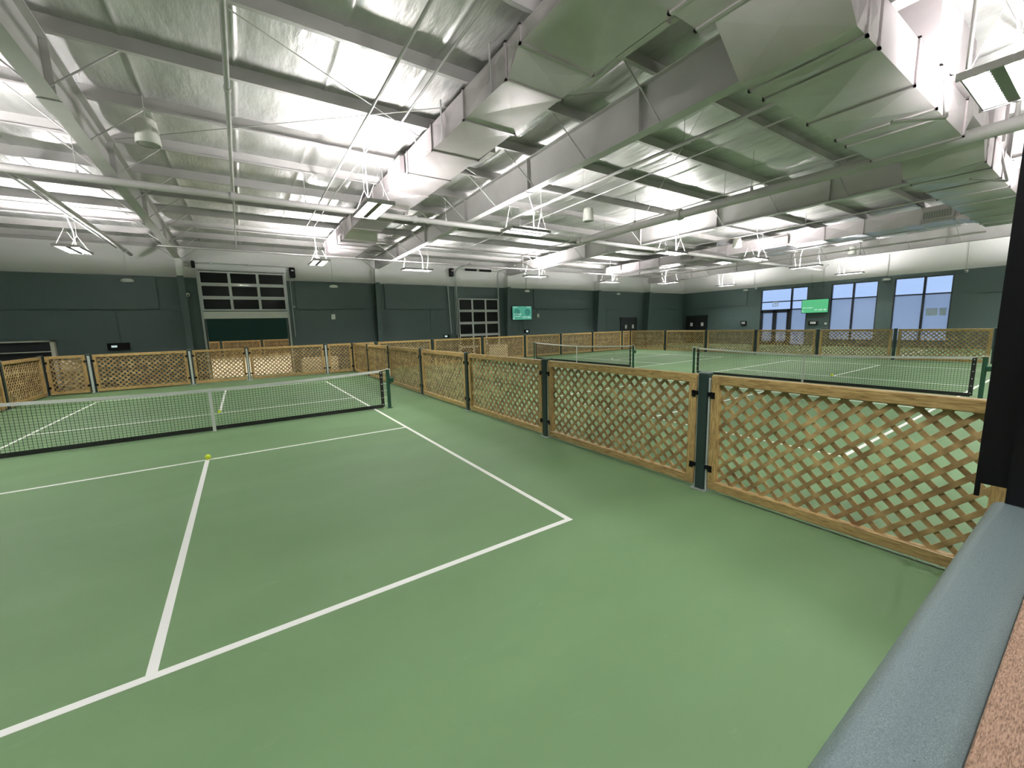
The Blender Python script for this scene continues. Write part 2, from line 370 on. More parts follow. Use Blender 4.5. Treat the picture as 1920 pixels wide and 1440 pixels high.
# ------------------------------------------------------------------ ducts
def duct(name, axis, sect, seams, label, cat='duct', joint=.02, loc=None):
    """axis: run direction; sect: list of (t, lo, hi, zb, zt) profile stations"""
    r = empty(name, loc or (0,0,0)); tag(r, label, cat); off = Vector(loc or (0,0,0))
    def P(t, s, z): return ((t, s, z) if axis == 'x' else (s, t, z))
    def at(t):
        for a, b in zip(sect, sect[1:]):
            if a[0]-1e-6 <= t <= b[0]+1e-6:
                k = (t-a[0])/(b[0]-a[0]) if b[0] > a[0] else 0
                return [a[i]+(b[i]-a[i])*k for i in range(1, 5)]
        return list(sect[-1][1:])
    ts = sorted({s_[0] for s_ in sect} | set(seams))
    m = MB()
    def face(a, b, c, d, crease):
        a, b, c, d = [Vector(q)-off for q in (a, b, c, d)]; n = (b-a).cross(d-a)
        if n.length < 1e-9: return
        n.normalize(); ctr = (a+b+c+d)/4+n*crease
        m.add([a,b,c,d,ctr], [(0,1,4),(1,2,4),(2,3,4),(3,0,4)])
    for t0, t1 in zip(ts, ts[1:]):
        a, b = at(t0+1e-5), at(t1-1e-5)
        c = .028
        face(P(t0,a[0],a[2]), P(t0,a[1],a[2]), P(t1,b[1],b[2]), P(t1,b[0],b[2]), c)
        face(P(t0,a[0],a[3]), P(t1,b[0],b[3]), P(t1,b[1],b[3]), P(t0,a[1],a[3]), c)
        face(P(t0,a[0],a[2]), P(t1,b[0],b[2]), P(t1,b[0],b[3]), P(t0,a[0],a[3]), c)
        face(P(t0,a[1],a[2]), P(t0,a[1],a[3]), P(t1,b[1],b[3]), P(t1,b[1],b[2]), c)
    for t in (ts[0], ts[-1]):
        a = at(t); m.add([Vector(P(t,a[0],a[2]))-off, Vector(P(t,a[1],a[2]))-off, Vector(P(t,a[1],a[3]))-off, Vector(P(t,a[0],a[3]))-off], [(0,1,2,3)])
    me = MB.mesh(m, 'duct_body')
    # keep authored winding sane: recalculated normals are outward
    me.materials.append(M_GALV); put('duct_body', me, r)
    for t in seams:
        a = at(t); e = .022; q = MB()
        for s0, s1, z0, z1 in ((a[0]-e, a[0]+.002, a[2]-e, a[3]+e), (a[1]-.002, a[1]+e, a[2]-e, a[3]+e), (a[0]-e, a[1]+e, a[2]-e, a[2]+.002), (a[0]-e, a[1]+e, a[3]-.002, a[3]+e)):
            p0, p1 = Vector(P(t-joint, s0, z0))-off, Vector(P(t+joint, s1, z1))-off
            q.box(p0.x, p1.x, p0.y, p1.y, p0.z, p1.z)
        q.build('joint_flange', M_GALV, r)
    return r
d1 = duct('supply_duct', 'y', [(.08,.75,1.96,5.25,5.44),(1.75,.75,1.96,5.25,5.44),(2.02,.75,1.67,5.0,5.42),(7.9,.75,1.67,5.0,5.40),(8.3,.72,1.62,4.98,5.40),(11.2,.72,1.62,4.93,5.36),(11.5,.62,1.70,4.76,5.30),(14.8,.62,1.70,4.74,5.27)],
          [1.72, 2.05, 3.25, 4.5, 5.75, 7.0, 8.3, 9.5, 10.7, 11.9, 12.5, 13.1, 13.7, 14.8], 'long light grey rectangular duct running back from the trunk left of the middle beam', loc=(1.2, 6, 4.9))
t1 = duct('trunk_duct', 'x', [(.45,-1.12,.06,4.83,5.36),(1.80,-1.12,.06,4.83,5.36),(1.86,-1.12,-.1,4.83,5.30),(2.40,-1.12,-.1,4.40,4.87),(6.62,-1.12,-.1,4.40,4.87),(7.10,-1.12,-.1,4.80,5.26),(7.98,-1.12,-.1,4.80,5.26),(8.30,-1.12,-.1,4.38,4.86),(16.5,-1.12,-.1,4.38,4.86)],
          [.9, 1.36, 1.80, 2.62, 2.95, 4.15, 5.1, 5.5, 6.6, 8.36, 8.9, 9.9, 10.9, 12.1, 13.3, 14.5, 15.7], 'big light grey trunk duct crossing the upper right below the beams', loc=(5, -.6, 4.4))
d3 = duct('register_duct', 'y', [(-1.12,16.5,17.9,4.55,5.35),(-.1,16.5,17.9,4.62,5.35),(.6,16.75,17.75,4.80,5.32),(15.4,16.75,17.75,4.80,5.22)],
          [-.1, .62, 1.4, 2.9, 4.1, 5.4, 6.6, 7.9, 9.1, 10.4, 11.6, 12.9, 14.1, 15.4], 'long light grey duct with wall registers running back on the right', loc=(17.2, 7, 4.8))
def grille(parent, x, y, z, w_, h, side=-1, name='register'):
    o = parent.location
    m = MB(); m.box(x-o.x, x+side*.10-o.x, y-w_/2-o.y, y+w_/2-o.y, z-h/2-o.z, z+h/2-o.z); g = m.build(name, M_GALV, parent)
    m = MB(); m.box(x+side*.101-o.x, x+side*.104-o.x, y-w_/2+.04-o.y, y+w_/2-.04-o.y, z-h/2+.04-o.z, z+h/2-.04-o.z); m.build('grille_opening', M_SPKG, g)
    m = MB(); n = max(6, int(w_/.06))
    for i in range(n):
        yy = y-w_/2+.05+(w_-.1)*i/(n-1); m.box(x+side*.104-o.x, x+side*.112-o.x, yy-.006-o.y, yy+.006-o.y, z-h/2+.04-o.z, z+h/2-.04-o.z)
    m.build('grille_blades', M_GALV, g)
for yy, ww in ((14.45,.55),(9.96,.6),(5.62,.62),(1.0,.75)): grille(d3, 16.73, yy, 5.03, ww, .30)
grille(d1, .73, 6.3, 5.20, .8, .34); grille(d1, .70, 12.0, 5.08, .6, .3)
for yy, zz in ((4.3, 5.10), (9.0, 5.1), (12.6, 4.95)): grille(d1, 1.70, yy, zz, .5, .2, 1)
grille(d1, 1.985, .95, 5.36, .75, .2, 1)
# plenum boxes above the trunk, lit by the lamp
m = MB(); m.box(4.62, 6.55, -1.16, -.12, 4.90, 5.60); m.box(4.58, 4.62, -1.19, -.1, 4.88, 5.6); m.box(5.55, 5.59, -1.19, -.1, 4.9, 5.6)
tag(m.build('duct_plenum', M_GALV), 'tall light grey plenum box standing on the trunk duct beside the brightest lamp', 'duct')
m = MB(); m.box(8.45, 9.4, -1.14, -.12, 4.9, 5.62); m.box(9.4, 9.44, -1.18, -.1, 4.9, 5.62)
tag(m.build('duct_riser', M_GALV), 'light grey duct riser on the trunk duct beyond the thick pipe', 'duct')
# hangers of the supply duct
for k, y in enumerate((2.4, 4.0, 5.2, 7.4)):
    m = MB(); m.box(.715, .722, y-.02, y+.02, 4.98, 5.60); m.build('hanger_strap', M_STEEL, d1).location = -Vector(d1.location)

# ------------------------------------------------------------------ pipes and conduits
def pipe(name, pts, r, label, couplings=(), cat='pipe', n=12, hang=()):
    rt = empty(name, pts[0]); tag(rt, label, cat); o = Vector(pts[0])
    m = MB(); m.path([Vector(p)-o for p in pts], r, n); m.build('pipe_run', M_STEEL, rt)
    for c in couplings:
        c = Vector(c); d = None
        for a, b in zip(pts, pts[1:]):
            a, b = Vector(a), Vector(b); t = (c-a).dot(b-a)/(b-a).length_squared
            if -.01 <= t <= 1.01 and (a+(b-a)*t-c).length < .05: d = (b-a).normalized()
        if d is None: d = (Vector(pts[1])-Vector(pts[0])).normalized()
        m = MB(); m.tube(c-o-d*.05, c-o+d*.05, r*1.32, n); m.build('coupling', M_STEEL, rt)
    for c in hang:
        c = Vector(c); m = MB(); m.tube(c-o, Vector((c.x, c.y, ftop(c.y)+.02))-o, .006, 5); m.tube(c-o-Vector((0,0,r)), c-o+Vector((0,0,r*1.6)), r*.35, 6); m.build('hanger_rod', M_STEEL, rt)
    return rt
pipe('water_pipe', [(-11.8,8,4.70),(27.8,8,4.70)], .072, 'white water pipe crossing the whole hall below the beams', [(-6.4,8,4.7),(1.7,8,4.7),(7.2,8,4.7),(-2.28,8,4.7)], hang=[(-4.6,8,4.7),(-.9,8,4.7),(2.6,8,4.7),(5.1,8,4.7),(8.8,8,4.7),(12.3,8,4.7),(16.1,8,4.7),(20,8,4.7),(25,8,4.7)])
pipe('thick_water_pipe', [(7.55,8,4.63),(7.55,-8.9,4.63)], .108, 'thick pale water pipe running from the crossing pipe to the upper right', [(7.55,4.11,4.63),(7.55,7.85,4.63)], hang=[(7.55,2.3,4.63),(7.55,5.6,4.63)])
pipe('branch_pipe', [(-2.28,-8,4.82),(-2.28,8,4.82)], .030, 'grey branch pipe running straight overhead at the left', [(-2.28,3.7,4.82)], n=10)
pipe('branch_pipe', [(-2.28,8.05,4.80),(-2.28,14.8,4.80)], .018, 'thin grey pipe continuing the overhead branch towards the back wall', n=8)
pipe('branch_pipe', [(-5.42,8,4.72),(-5.42,17.2,4.72)], .055, 'pale branch pipe at the far left running to the back wall', [(-5.42,16.3,4.72)])
pipe('branch_pipe', [(-5.72,7.2,4.86),(-5.72,16.8,4.86)], .022, 'thin pale pipe beside the far left branch pipe', n=8)
pipe('sprinkler_line', [(-4.4,14.9,4.72),(17.6,14.9,4.74)], .022, 'thin white sprinkler line along the back wall', [(-1.0,14.9,4.72),(4.8,14.9,4.73)], hang=[(-2.1,14.9,4.72),(.4,14.9,4.73),(6.1,14.9,4.73),(10.1,14.9,4.73)])
pipe('sprinkler_line', [(4.62,-.09,5.06),(4.78,8.7,5.06)], .032, 'pale sprinkler line from the trunk duct towards the middle beam', [(4.67,2.0,5.06),(4.7,3.4,5.06)], hang=[(4.66,2.1,5.06),(4.71,4.8,5.06)])
pipe('conduit', [(5.38,-.09,5.10),(5.55,5.0,5.10),(5.72,12.4,5.08)], .016, 'thin conduit right of the pale sprinkler line', n=8)
pipe('conduit', [(8.05,-.3,5.02),(8.5,8.8,5.0),(8.6,13.5,4.98)], .018, 'thin conduit above the thick water pipe', n=8, hang=[(8.2,3.3,5.02)])
pipe('conduit', [(-.60,-6,5.16),(-.48,3.1,5.12),(-.40,12.3,5.08)], .020, 'grey conduit slanting down the upper left roof bay', n=8)
pipe('conduit', [(.06,-6,5.34),(.13,2.6,5.30),(.17,4.5,5.28)], .017, 'short grey conduit left of the supply duct', n=8)
pipe('conduit', [(-.1,4.8,5.2),(-.25,8.6,5.05),(-.2,12.8,5.05)], .013, 'thin conduit beside the second lamp', n=6)
pipe('conduit', [(14.55,-.09,5.12),(14.55,9.8,5.10)], .022, 'thin white conduit left of the register duct', n=8, hang=[(14.55,3.9,5.1)])
pipe('sprinkler_line', [(18.9,.2,4.56),(19.3,14.0,4.58)], .034, 'white sprinkler line right of the register duct', [(19.0,4,4.565),(19.2,9,4.575)], hang=[(18.98,3.0,4.56),(19.11,7.6,4.57)])
pipe('cross_conduit', [(-11.6,13.2,5.30),(-4.5,13.2,5.30)], .02, 'white conduit crossing the far left roof bays', n=8)
pipe('cross_conduit', [(-11.6,10.1,5.34),(-4.5,10.1,5.34)], .014, 'thin white conduit in the left roof bays nearer the camera', n=8)
pipe('sprinkler_pipe', [(4.95,-1.2,4.86),(5.0,-1.24,4.22),(4.55,-.85,4.22)], .024, 'white pipe arm with a sprinkler head below the trunk duct', n=8)
pipe('sprinkler_pipe', [(9.6,-1.1,4.86),(9.62,-1.24,4.24),(8.8,-.9,4.24)], .022, 'white pipe arm under the trunk duct beyond the thick pipe', n=8)
pipe('drop_pipe', [(4.05,-1.55,5.55),(4.05,-1.55,4.32)], .018, 'white conduit dropping to the brightest lamp', n=8)
pipe('drop_pipe', [(7.55,-1.5,5.84),(7.55,-1.5,4.72)], .030, 'vertical white pipe standing on the thick water pipe', n=8)
for y, x, lb in ((-2.1,5.6,'thin conduit above the brightest lamp'), (-2.6,6.2,'second thin conduit above the brightest lamp')):
    pipe('conduit', [(3.0,y,5.2),(14,y,5.2)], .014, lb, n=6)

# wall conduits
def wconduit(pts, r, label, m_=M_WALL):
    m = MB(); m.path(pts, r, 8); tag(m.build('wall_conduit', m_), label, 'conduit', 'wall conduits')
wconduit([(-5.76,18.06,3.95),(-5.76,18.06,5.2)], .022, 'white conduit rising from the leftmost emergency light')
wconduit([(1.4,18.06,3.95),(1.4,18.06,5.2)], .022, 'white conduit rising from the emergency light right of the raised door')
wconduit([(12.58,18.06,3.97),(12.58,18.06,5.2)], .022, 'white conduit rising from the emergency light above the teal screen')
wconduit([(20.81,18.06,3.97),(20.81,18.06,5.2)], .022, 'white conduit rising from the emergency light near the back double door')
wconduit([(-6.22,18.06,1.6),(-6.22,18.06,2.83)], .018, 'dark conduit above the leftmost display box')
wconduit([(1.25,18.03,2.55),(1.25,18.03,2.84)], .018, 'dark conduit above the small white wall box')
wconduit([(6.15,18.06,1.55),(6.15,18.06,2.83)], .018, 'dark conduit above the display box between the overhead doors')
wconduit([(13.35,18.06,2.5),(13.35,18.06,2.84)], .018, 'dark conduit above the white sensor right of the teal screen')
wconduit([(11.9,18.06,1.5),(11.9,18.06,2.2)], .02, 'left dark conduit below the teal screen'); wconduit([(12.25,18.06,1.5),(12.25,18.06,2.2)], .02, 'right dark conduit below the teal screen')
wconduit([(19.6,18.06,1.3),(19.6,18.06,2.84)], .02, 'dark conduit left of the back double door')
wconduit([(28.86,8.85,3.7),(28.86,8.85,4.9),(28.8,8.7,5.1)], .035, 'left of two thick conduits dropping above the green screen'); wconduit([(28.86,8.2,3.7),(28.86,8.2,4.9),(28.8,8.0,5.1)], .035, 'right of two thick conduits dropping above the green screen')
wconduit([(28.86,12.47,4.15),(28.86,12.47,5.3)], .02, 'white conduit above the camera near the storefront door'); wconduit([(28.86,5.15,3.95),(28.86,5.15,5.3)], .03, 'white conduit between the two right windows')
wconduit([(28.86,2.05,4.05),(28.86,2.05,5.4)], .03, 'white conduit above the camera right of the last window')
wconduit([(28.86,15.2,4.1),(28.86,15.2,5.3)], .025, 'white conduit above the corner end of the window wall')

# ------------------------------------------------------------------ lamps
def make_lamp():
    r = empty('hanging_light')
    m = MB()
    m.box(-.60, .60, -.045, .045, 0, .05)
    for s_ in (-1, 1):
        m.box(-.60, .60, s_*.235-.006, s_*.235+.006, -.012, .05); m.box(-.60, .60, s_*.05, s_*.235, .040, .05)
    m.build('housing', M_TRAY, r)
    for s_ in (-1, 1):
        m = MB(); m.box(s_*.60-.012, s_*.60+.012, -.27, .27, -.02, .055); m.build('end_cap', M_STEEL, r)
    for s_ in (-1, 1):
        m = MB()
        m.box(-.585, .585, s_*.055, s_*.232, .028, .040); b = m.build('led_tray', M_TRAY, r)
        m = MB()
        for c in (.10, .187):
            for i in range(14): m.add([(-.5325+i*.082-.017, s_*c-.017, .0275), (-.5325+i*.082+.017, s_*c-.017, .0275), (-.5325+i*.082+.017, s_*c+.017, .0275), (-.5325+i*.082-.017, s_*c+.017, .0275)], [(0,1,2,3)])
        m.build('led_row', M_LED, b)
        m = MB()
        for i in range(15): m.box(-.576+i*.082, -.571+i*.082, s_*.055, s_*.232, -.002, .022)
        m.box(-.585, .585, s_*.141, s_*.146, -.002, .022)
        m.build('louvre', M_ALU, b)
    m = MB(); m.box(-.55, .55, -.11, .11, .051, .056); m.build('uplight_slot', M_LEDUP, r)
    for s_ in (-1, 1):
        m = MB()
        for t in (-1, 1): m.tube((s_*.5, t*.2, .05), (s_*.5, 0, .42), .0035, 4)
        m.tube((s_*.5, 0, .42), (s_*.5, 0, 1.15), .0035, 4); m.build('hanger_wire', M_STEEL, r)
    m = MB(); m.path([(.25,0,.05),(.25,0,.45),(.12,.05,.8),(.12,.05,1.15)], .011, 6); m.build('power_conduit', M_WHITE, r)
    return r
lamps = [(4.55,-1.76,0,'biggest, at the upper right corner beside the trunk duct'), (0.02,5.95,1,'hanging in front of the supply duct, left of the middle beam'), (.1,13.3,1,'small and far, under the end of the supply duct'),
 (-6.02,13.45,1,'at the far left, in front of the white wall band'), (-6.1,6.0,1,'out at the left over the near court sideline'), (3.95,6.1,0,'just behind the water pipe in the middle of the picture'),
 (3.9,13.75,0,'near the back wall between the raised door and the closed door'), (10.5,6.42,0,'below the water pipe left of the register duct'), (15.1,5.8,0,'below the water pipe beside the register duct'), (10.05,13.8,0,'near the back wall just left of the teal screen'),
 (15.95,14.4,0,'near the back wall right of the teal screen'), (20.2,13.4,1,'near the back right corner'), (26.4,13.2,1,'farthest, in the back right corner in front of the white band'), (26.5,6.2,1,'in front of the white band above the windows'),
 (20.3,6.0,1,'above the far fence, right of the register duct'), (20.4,-1.0,1,'at the right edge next to the black post'), (-.3,-2.3,1,'overhead out of view, over the nearest court corner'), (-6.1,-1.4,1,'out of view left of the camera'),
 (10.4,-1.9,0,'right of the trunk duct, out of view'), (15.3,-2.0,0,'far right, out of view behind the post'), (26.5,-1.0,1,'far right corner, out of view'), (4.5,-6.2,0,'behind the camera to the right'), (-3,-6.2,0,'behind the camera'), (12,-6.2,0,'far behind the camera to the right'), (20,-6.2,0,'farthest behind the camera'), (-10.3,9.6,1,'beyond the left picture edge')]
proto = make_lamp()
for i, (x, y, rot, lb) in enumerate(lamps):
    o = proto if i == 0 else copy_tree(proto)
    o.location = (x, y, 4.22); o.rotation_euler.z = PI/2*rot
    for ch in o.children:
        if ch.name.startswith(('hanger_wire', 'power_conduit')): ch.scale.z = (roofz(y)-.02-4.22)/1.15
    tag(o, 'white hanging light '+lb, 'light', 'hanging lights')
for i, (x, y) in enumerate(((-2,20.2),(-2,25.5),(-6,30),(1,30),(7,24),(-8,22))):  # unseen room lamps, with extra ones added near the door to brighten the cream floor
    o = copy_tree(proto); o.location = (x, y, 4.6); o.rotation_euler.z = PI/2
    tag(o, 'unseen hanging light put in to brighten the room beyond the raised door', 'light', 'lights beyond the raised door')

# ------------------------------------------------------------------ speakers
def make_speaker():
    r = empty('pendant_speaker')
    m = MB(); m.lathe([(.0,.36),(.11,.36),(.135,.33),(.15,.2),(.165,.0),(.15,-.01)], 24); m.build('cabinet', M_SPK, r)
    m = MB(); m.lathe([(.0,-.006),(.148,-.006),(.15,.0)], 24); m.build('speaker_grille', M_SPKG, r)
    m = MB(); m.tube((0,0,.36),(0,0,.72),.004,4); m.tube((.1,0,.35),(0,0,.55),.004,4); m.tube((-.1,0,.35),(0,0,.55),.004,4); m.build('hanger_wire', M_STEEL, r)
    return r
sp = make_speaker()
for i, (x, y, z, lb) in enumerate([(-3.36,6.2,4.86,'hanging from a purlin at the upper left'), (6.5,6.45,4.86,'hanging right of the middle beam'), (14.7,6.35,4.74,'hanging in front of the register duct'), (22.5,4.93,4.80,'small and white, in front of the beam near the window wall')]):
    o = sp if i == 0 else copy_tree(sp); o.location = (x, y, z); tag(o, 'pale cylindrical pendant speaker '+lb, 'speaker', 'pendant speakers')

# ------------------------------------------------------------------ courts: lines, nets, balls
def court_lines(name, cx, cy, rot, label):
    o = empty(name, (cx, cy, 0), rot); m = MB(); z0, z1 = 0, .0015; t = .052; W, Lh = 3.048, 6.7055
    for s_ in (-1, 1):
        m.box(s_*W-s_*t, s_*W, -Lh, Lh, z0, z1)
        m.box(-W+t, W-t, s_*Lh-s_*t, s_*Lh, z0, z1)
        m.box(-W+t, W-t, s_*2.134-s_*t, s_*2.134, z0, z1)
        m.box(-t/2, t/2, s_*2.134, s_*(Lh-t), z0, z1)
    ln = m.build('line_paint', M_LINE, o); tag(o, label, 'court lines', 'painted court lines')
court_lines('court_lines', -3.048, 6.7055, 0, 'white painted lines of the nearest pickleball court, in the foreground')
court_lines('court_lines', 10.72, 2.2, PI/2, 'white painted lines of the near court behind the dividing fence')
court_lines('court_lines', 10.76, 11.28, PI/2, 'white painted lines of the far court, in the back middle')
court_lines('court_lines', 24.5, 9.6, 0, 'white painted lines of the court beyond the far fence, below the windows')
court_lines('court_lines', 24.5, -3.9, 0, 'white painted lines of the court at the far right beyond the far fence')

def tapetop(x, half, sagc=.815, zp=.905):
    return zp-(zp-sagc)*(1-(abs(x)/half)**1.6)
def make_net():
    r = empty('court_net'); H = 3.353
    for s_ in (-1, 1):
        m = MB(); m.tube((s_*H,0,0),(s_*H,0,.90),.040,14); m.tube((s_*H,0,.0),(s_*H,0,.012),.07,14)
        p = m.build('net_post', M_NETPOST, r)
        m = MB(); m.path([(s_*(H-.16),0,.89),(s_*H,0,.925),(s_*(H+.055),0,.915),(s_*(H+.06),0,.74)], .007, 6); m.build('net_cord', M_TAPE, p)
    m = MB(); m.bbox(H+.02, H+.13, -.045, .045, .60, .72, .02); m.build('winch', M_NETPOST, r)
    N = 40; W = 3.20
    m = MB()
    for k in range(N):
        a, b = -W+2*W*k/N, -W+2*W*(k+1)/N; za, zb = tapetop(a, W), tapetop(b, W)
        m.hexa([(a,-.006,za-.052),(b,-.006,zb-.052),(b,.006,zb-.052),(a,.006,za-.052),(a,-.006,za),(b,-.006,zb),(b,.006,zb),(a,.006,za)])
    m.build('top_tape', M_TAPE, r)
    m = MB()
    for k in range(int(2*W/.05)):
        x = -W+.05*(k+.5); m.box(x-.0022, x+.0022, -.0022, .0022, .07, tapetop(x, W)-.045)
    for k in range(16):
        for j in range(N):
            a, b = -W+2*W*j/N, -W+2*W*(j+1)/N; fa, fb = tapetop(a, W)-.05, tapetop(b, W)-.05
            za, zb = .09+(fa-.09)*k/16, .09+(fb-.09)*k/16
            m.add([(a,0,za-.0022),(b,0,zb-.0022),(b,0,zb+.0022),(a,0,za+.0022)], [(0,1,2,3)]); m.add([(a,-.0014,za),(b,-.0014,zb),(b,.0014,zb),(a,.0014,za)], [(0,1,2,3)])
    m.build('mesh', M_BLACKP, r)
    m = MB(); m.box(-W, W, -.006, .006, .022, .100); m.build('bottom_tape', M_BLACKP, r)
    for s_ in (-1, 1):
        m = MB(); m.box(s_*W-.035, s_*W+.035, -.007, .007, .045, .875); b = m.build('side_tape', M_BLACKP, r)
        m = MB()
        for z in (.1,.26,.42,.58,.74,.84):
            m.tube((s_*W,0,z),(s_*(H-.03),0,z+.01),.003,4); m.tube((s_*W,-.009,z),(s_*W,.009,z),.011,8)
        m.build('lacing', M_TAPE, b)
    m = MB(); m.box(-.026, .026, -.010, .010, .0, .82); m.build('centre_strap', M_TAPE, r)
    return r
net = make_net(); net.location = (-3.048, 6.7055, 0); tag(net, 'pickleball net with white tape across the nearest court at the left', 'net', 'court nets')
n2 = copy_tree(net); n2.location = (10.72, 2.2, 0); n2.rotation_euler.z = -PI/2; tag(n2, 'pickleball net behind the dividing fence at the right, the wider of the two far nets', 'net', 'court nets')
n3 = copy_tree(net); n3.location = (10.76, 11.6, 0); n3.rotation_euler.z = -PI/2; tag(n3, 'distant pickleball net in the middle, the narrower one left of the other far net', 'net', 'court nets')
def ball(x, y, m_, label, r=.037):
    m = MB(); m.lathe([(r*math.sin(PI*k/10), r-r*math.cos(PI*k/10)) for k in range(11)], 18)
    for k in range(10):
        a = k*2.4; z = r*(1+.75*math.cos(k*.6)); rr = math.sqrt(max(0, r*r-(z-r)**2)); m.tube((rr*math.cos(a)*.97, rr*math.sin(a)*.97, z),(rr*math.cos(a)*1.01, rr*math.sin(a)*1.01, z), .003, 6)
    o = m.build('pickleball', m_); o.location = (x, y, .0015); tag(o, label, 'ball', 'balls on the courts')
ball(-3.04, 4.62, M_BALL, 'yellow ball on the near service line of the nearest court'); ball(-3.05, 8.83, M_BALL, 'yellow ball beyond the nearest net, seen through it')
ball(12.84, 2.2, M_BALL, 'yellow ball behind the right net'); ball(12.92, 11.35, M_BALLW, 'pale ball in front of the distant middle net post', .045)

# ------------------------------------------------------------------ fences
PZ = 1.27
def clip(poly, W0, W1, Z0, Z1):
    for ax, lim, sg in ((0, W0, 1), (0, W1, -1), (1, Z0, 1), (1, Z1, -1)):
        out = []
        for i in range(len(poly)):
            a, b = poly[i], poly[(i+1) % len(poly)]; da, db = sg*(a[ax]-lim), sg*(b[ax]-lim)
            if da >= 0: out.append(a)
            if (da > 0 and db < 0) or (da < 0 and db > 0):
                t = da/(da-db); out.append((a[0]+(b[0]-a[0])*t, a[1]+(b[1]-a[1])*t))
        poly = out
        if len(poly) < 3: return []
    return poly
def lattice_mesh(W, Z0, Z1, ph):
    m = MB(); S = .0375; wv = .1045; step = wv*math.sqrt(2); hw = S/2*math.sqrt(2); H = Z1-Z0
    for d, ya, yb in ((1, .0, .009), (-1, .010, .019)):
        c = -H-step+ph if d == 1 else ph*.5
        while c < W+H+step:
            if d == 1: P = [(c-hw, Z0), (c+hw, Z0), (c+hw+H, Z1), (c-hw+H, Z1)]
            else: P = [(c-hw, Z0), (c+hw, Z0), (c+hw-H, Z1), (c-hw-H, Z1)]
            q = clip(P, 0, W, Z0, Z1)
            if q: m.prism(q, 'y', ya, yb)
            c += step
    return m
_cache = {}
def panel_parts(W, detail):
    key = (round(W, 2), detail)
    if key in _cache: return _cache[key]
    T = .072; y0, y1 = -T/2, T/2; rh = .092; parts = []
    m = MB(); m.bbox(0, W, y0, y1, PZ-rh, PZ, .005); parts.append(('top_rail', m, M_WH))
    m = MB(); m.bbox(0, W, y0, y1, .035, .035+rh, .005); parts.append(('bottom_rail', m, M_WH))
    for x0 in (0, W-.085):
        m = MB(); m.bbox(x0, x0+.085, y0-.0, y1+.0, .035+rh, PZ-rh, .005); parts.append(('stile', m, M_WV))
    m = lattice_mesh(W-.15, .12, PZ-.085, random.uniform(0, .1)); m.v = [(x+.075, y, z) for x, y, z in m.v]; parts.append(('lattice', m, M_LAT))
    if detail:
        for x0, sg in ((0, -1), (W, 1)):
            for z in (1.06, .26):
                m = MB(); m.bbox(min(x0-sg*.045, x0), max(x0-sg*.045, x0), y0-.006, y0, z-.035, z+.035, .001)
                m.box(min(x0, x0+sg*.05), max(x0, x0+sg*.05), y0-.004, y0+.012, z-.012, z+.03)
                for dz in (-.02, .02): m.tube((x0-sg*.025, y0-.006, z+dz), (x0-sg*.025, y0-.014, z+dz), .008, 8)
                parts.append(('hinge_bracket', m, M_BLACK))
    out = []
    for nm, mb, mt in parts:
        me = mb.mesh(nm); me.materials.append(mt); out.append((nm, me))
    _cache[key] = out; return out
def panel(p0, p1, label, group, detail=False):
    a, b = Vector((*p0, 0)), Vector((*p1, 0)); d = b-a; W = d.length
    r = empty('lattice_fence_panel', a, math.atan2(d.y, d.x)); tag(r, label, 'fence panel', group)
    for nm, me in panel_parts(W, detail): put(nm, me, r)
_post = None
def post(x, y, label, group, h=1.30):
    global _post
    if _post is None:
        r = empty('fence_post'); m = MB(); m.bbox(-.05, .05, -.05, .05, .008, 1.285, .004); m.build('post_tube', M_POST, r)
        m = MB(); m.bbox(-.054, .054, -.054, .054, 1.282, 1.30, .004); m.build('post_cap', M_CAPM, r)
        m = MB(); m.bbox(-.085, .085, -.085, .085, 0, .010, .002)
        for sx in (-1, 1):
            for sy in (-1, 1): m.tube((sx*.068, sy*.068, .01), (sx*.068, sy*.068, .022), .009, 6)
        m.build('base_plate', M_ZINC, r)
        for sx in (-1, 1):
            m = MB(); m.box(sx*.055, sx*.068, -.03, .03, .012, 1.24)
            for z in (.35, .6, .85): m.box(sx*.055, sx*.069, -.031, .031, z, z+.018)
            m.build('side_channel', M_CHAN, r)
        _post = r; o = r
    else: o = copy_tree(_post)
    if not ((x == DIVX and y < 3) or (y == 16.12 and x < 1)):
        for ch in [c for c in o.children if c.name.startswith('side_channel')]: bpy.data.objects.remove(ch)
    o.location = (x, y, 0); tag(o, label, 'fence post', group)
    if y not in (16.12, 34.5): o.rotation_euler.z = PI/2
ordw = ['first', 'second', 'third', 'fourth', 'fifth', 'sixth', 'seventh', 'eighth', 'ninth', 'tenth', 'eleventh']
G = .085
# dividing fence
DIVX = 1.63; DY = [-.30, 2.43, 5.20, 7.95, 10.90, 13.60, 16.12]
for i, y in enumerate(DY[:-1]):
    post(DIVX, y, 'dark green steel fence post, %s from the camera in the dividing fence' % ordw[i], 'posts of the dividing fence')
post(DIVX, 16.12, 'dark green corner post where the dividing fence meets the back fence', 'posts of the dividing fence')
panel((DIVX, -G-.30), (DIVX, -2.42), 'big tan lattice panel nearest the camera, cut off by the black post', 'dividing fence panels', True)
for i, (a, b) in enumerate(zip(DY, DY[1:])):
    panel((DIVX, b-G), (DIVX, a+G), 'tan wooden lattice panel, %s from the camera in the dividing fence' % ordw[i+1], 'dividing fence panels', True)
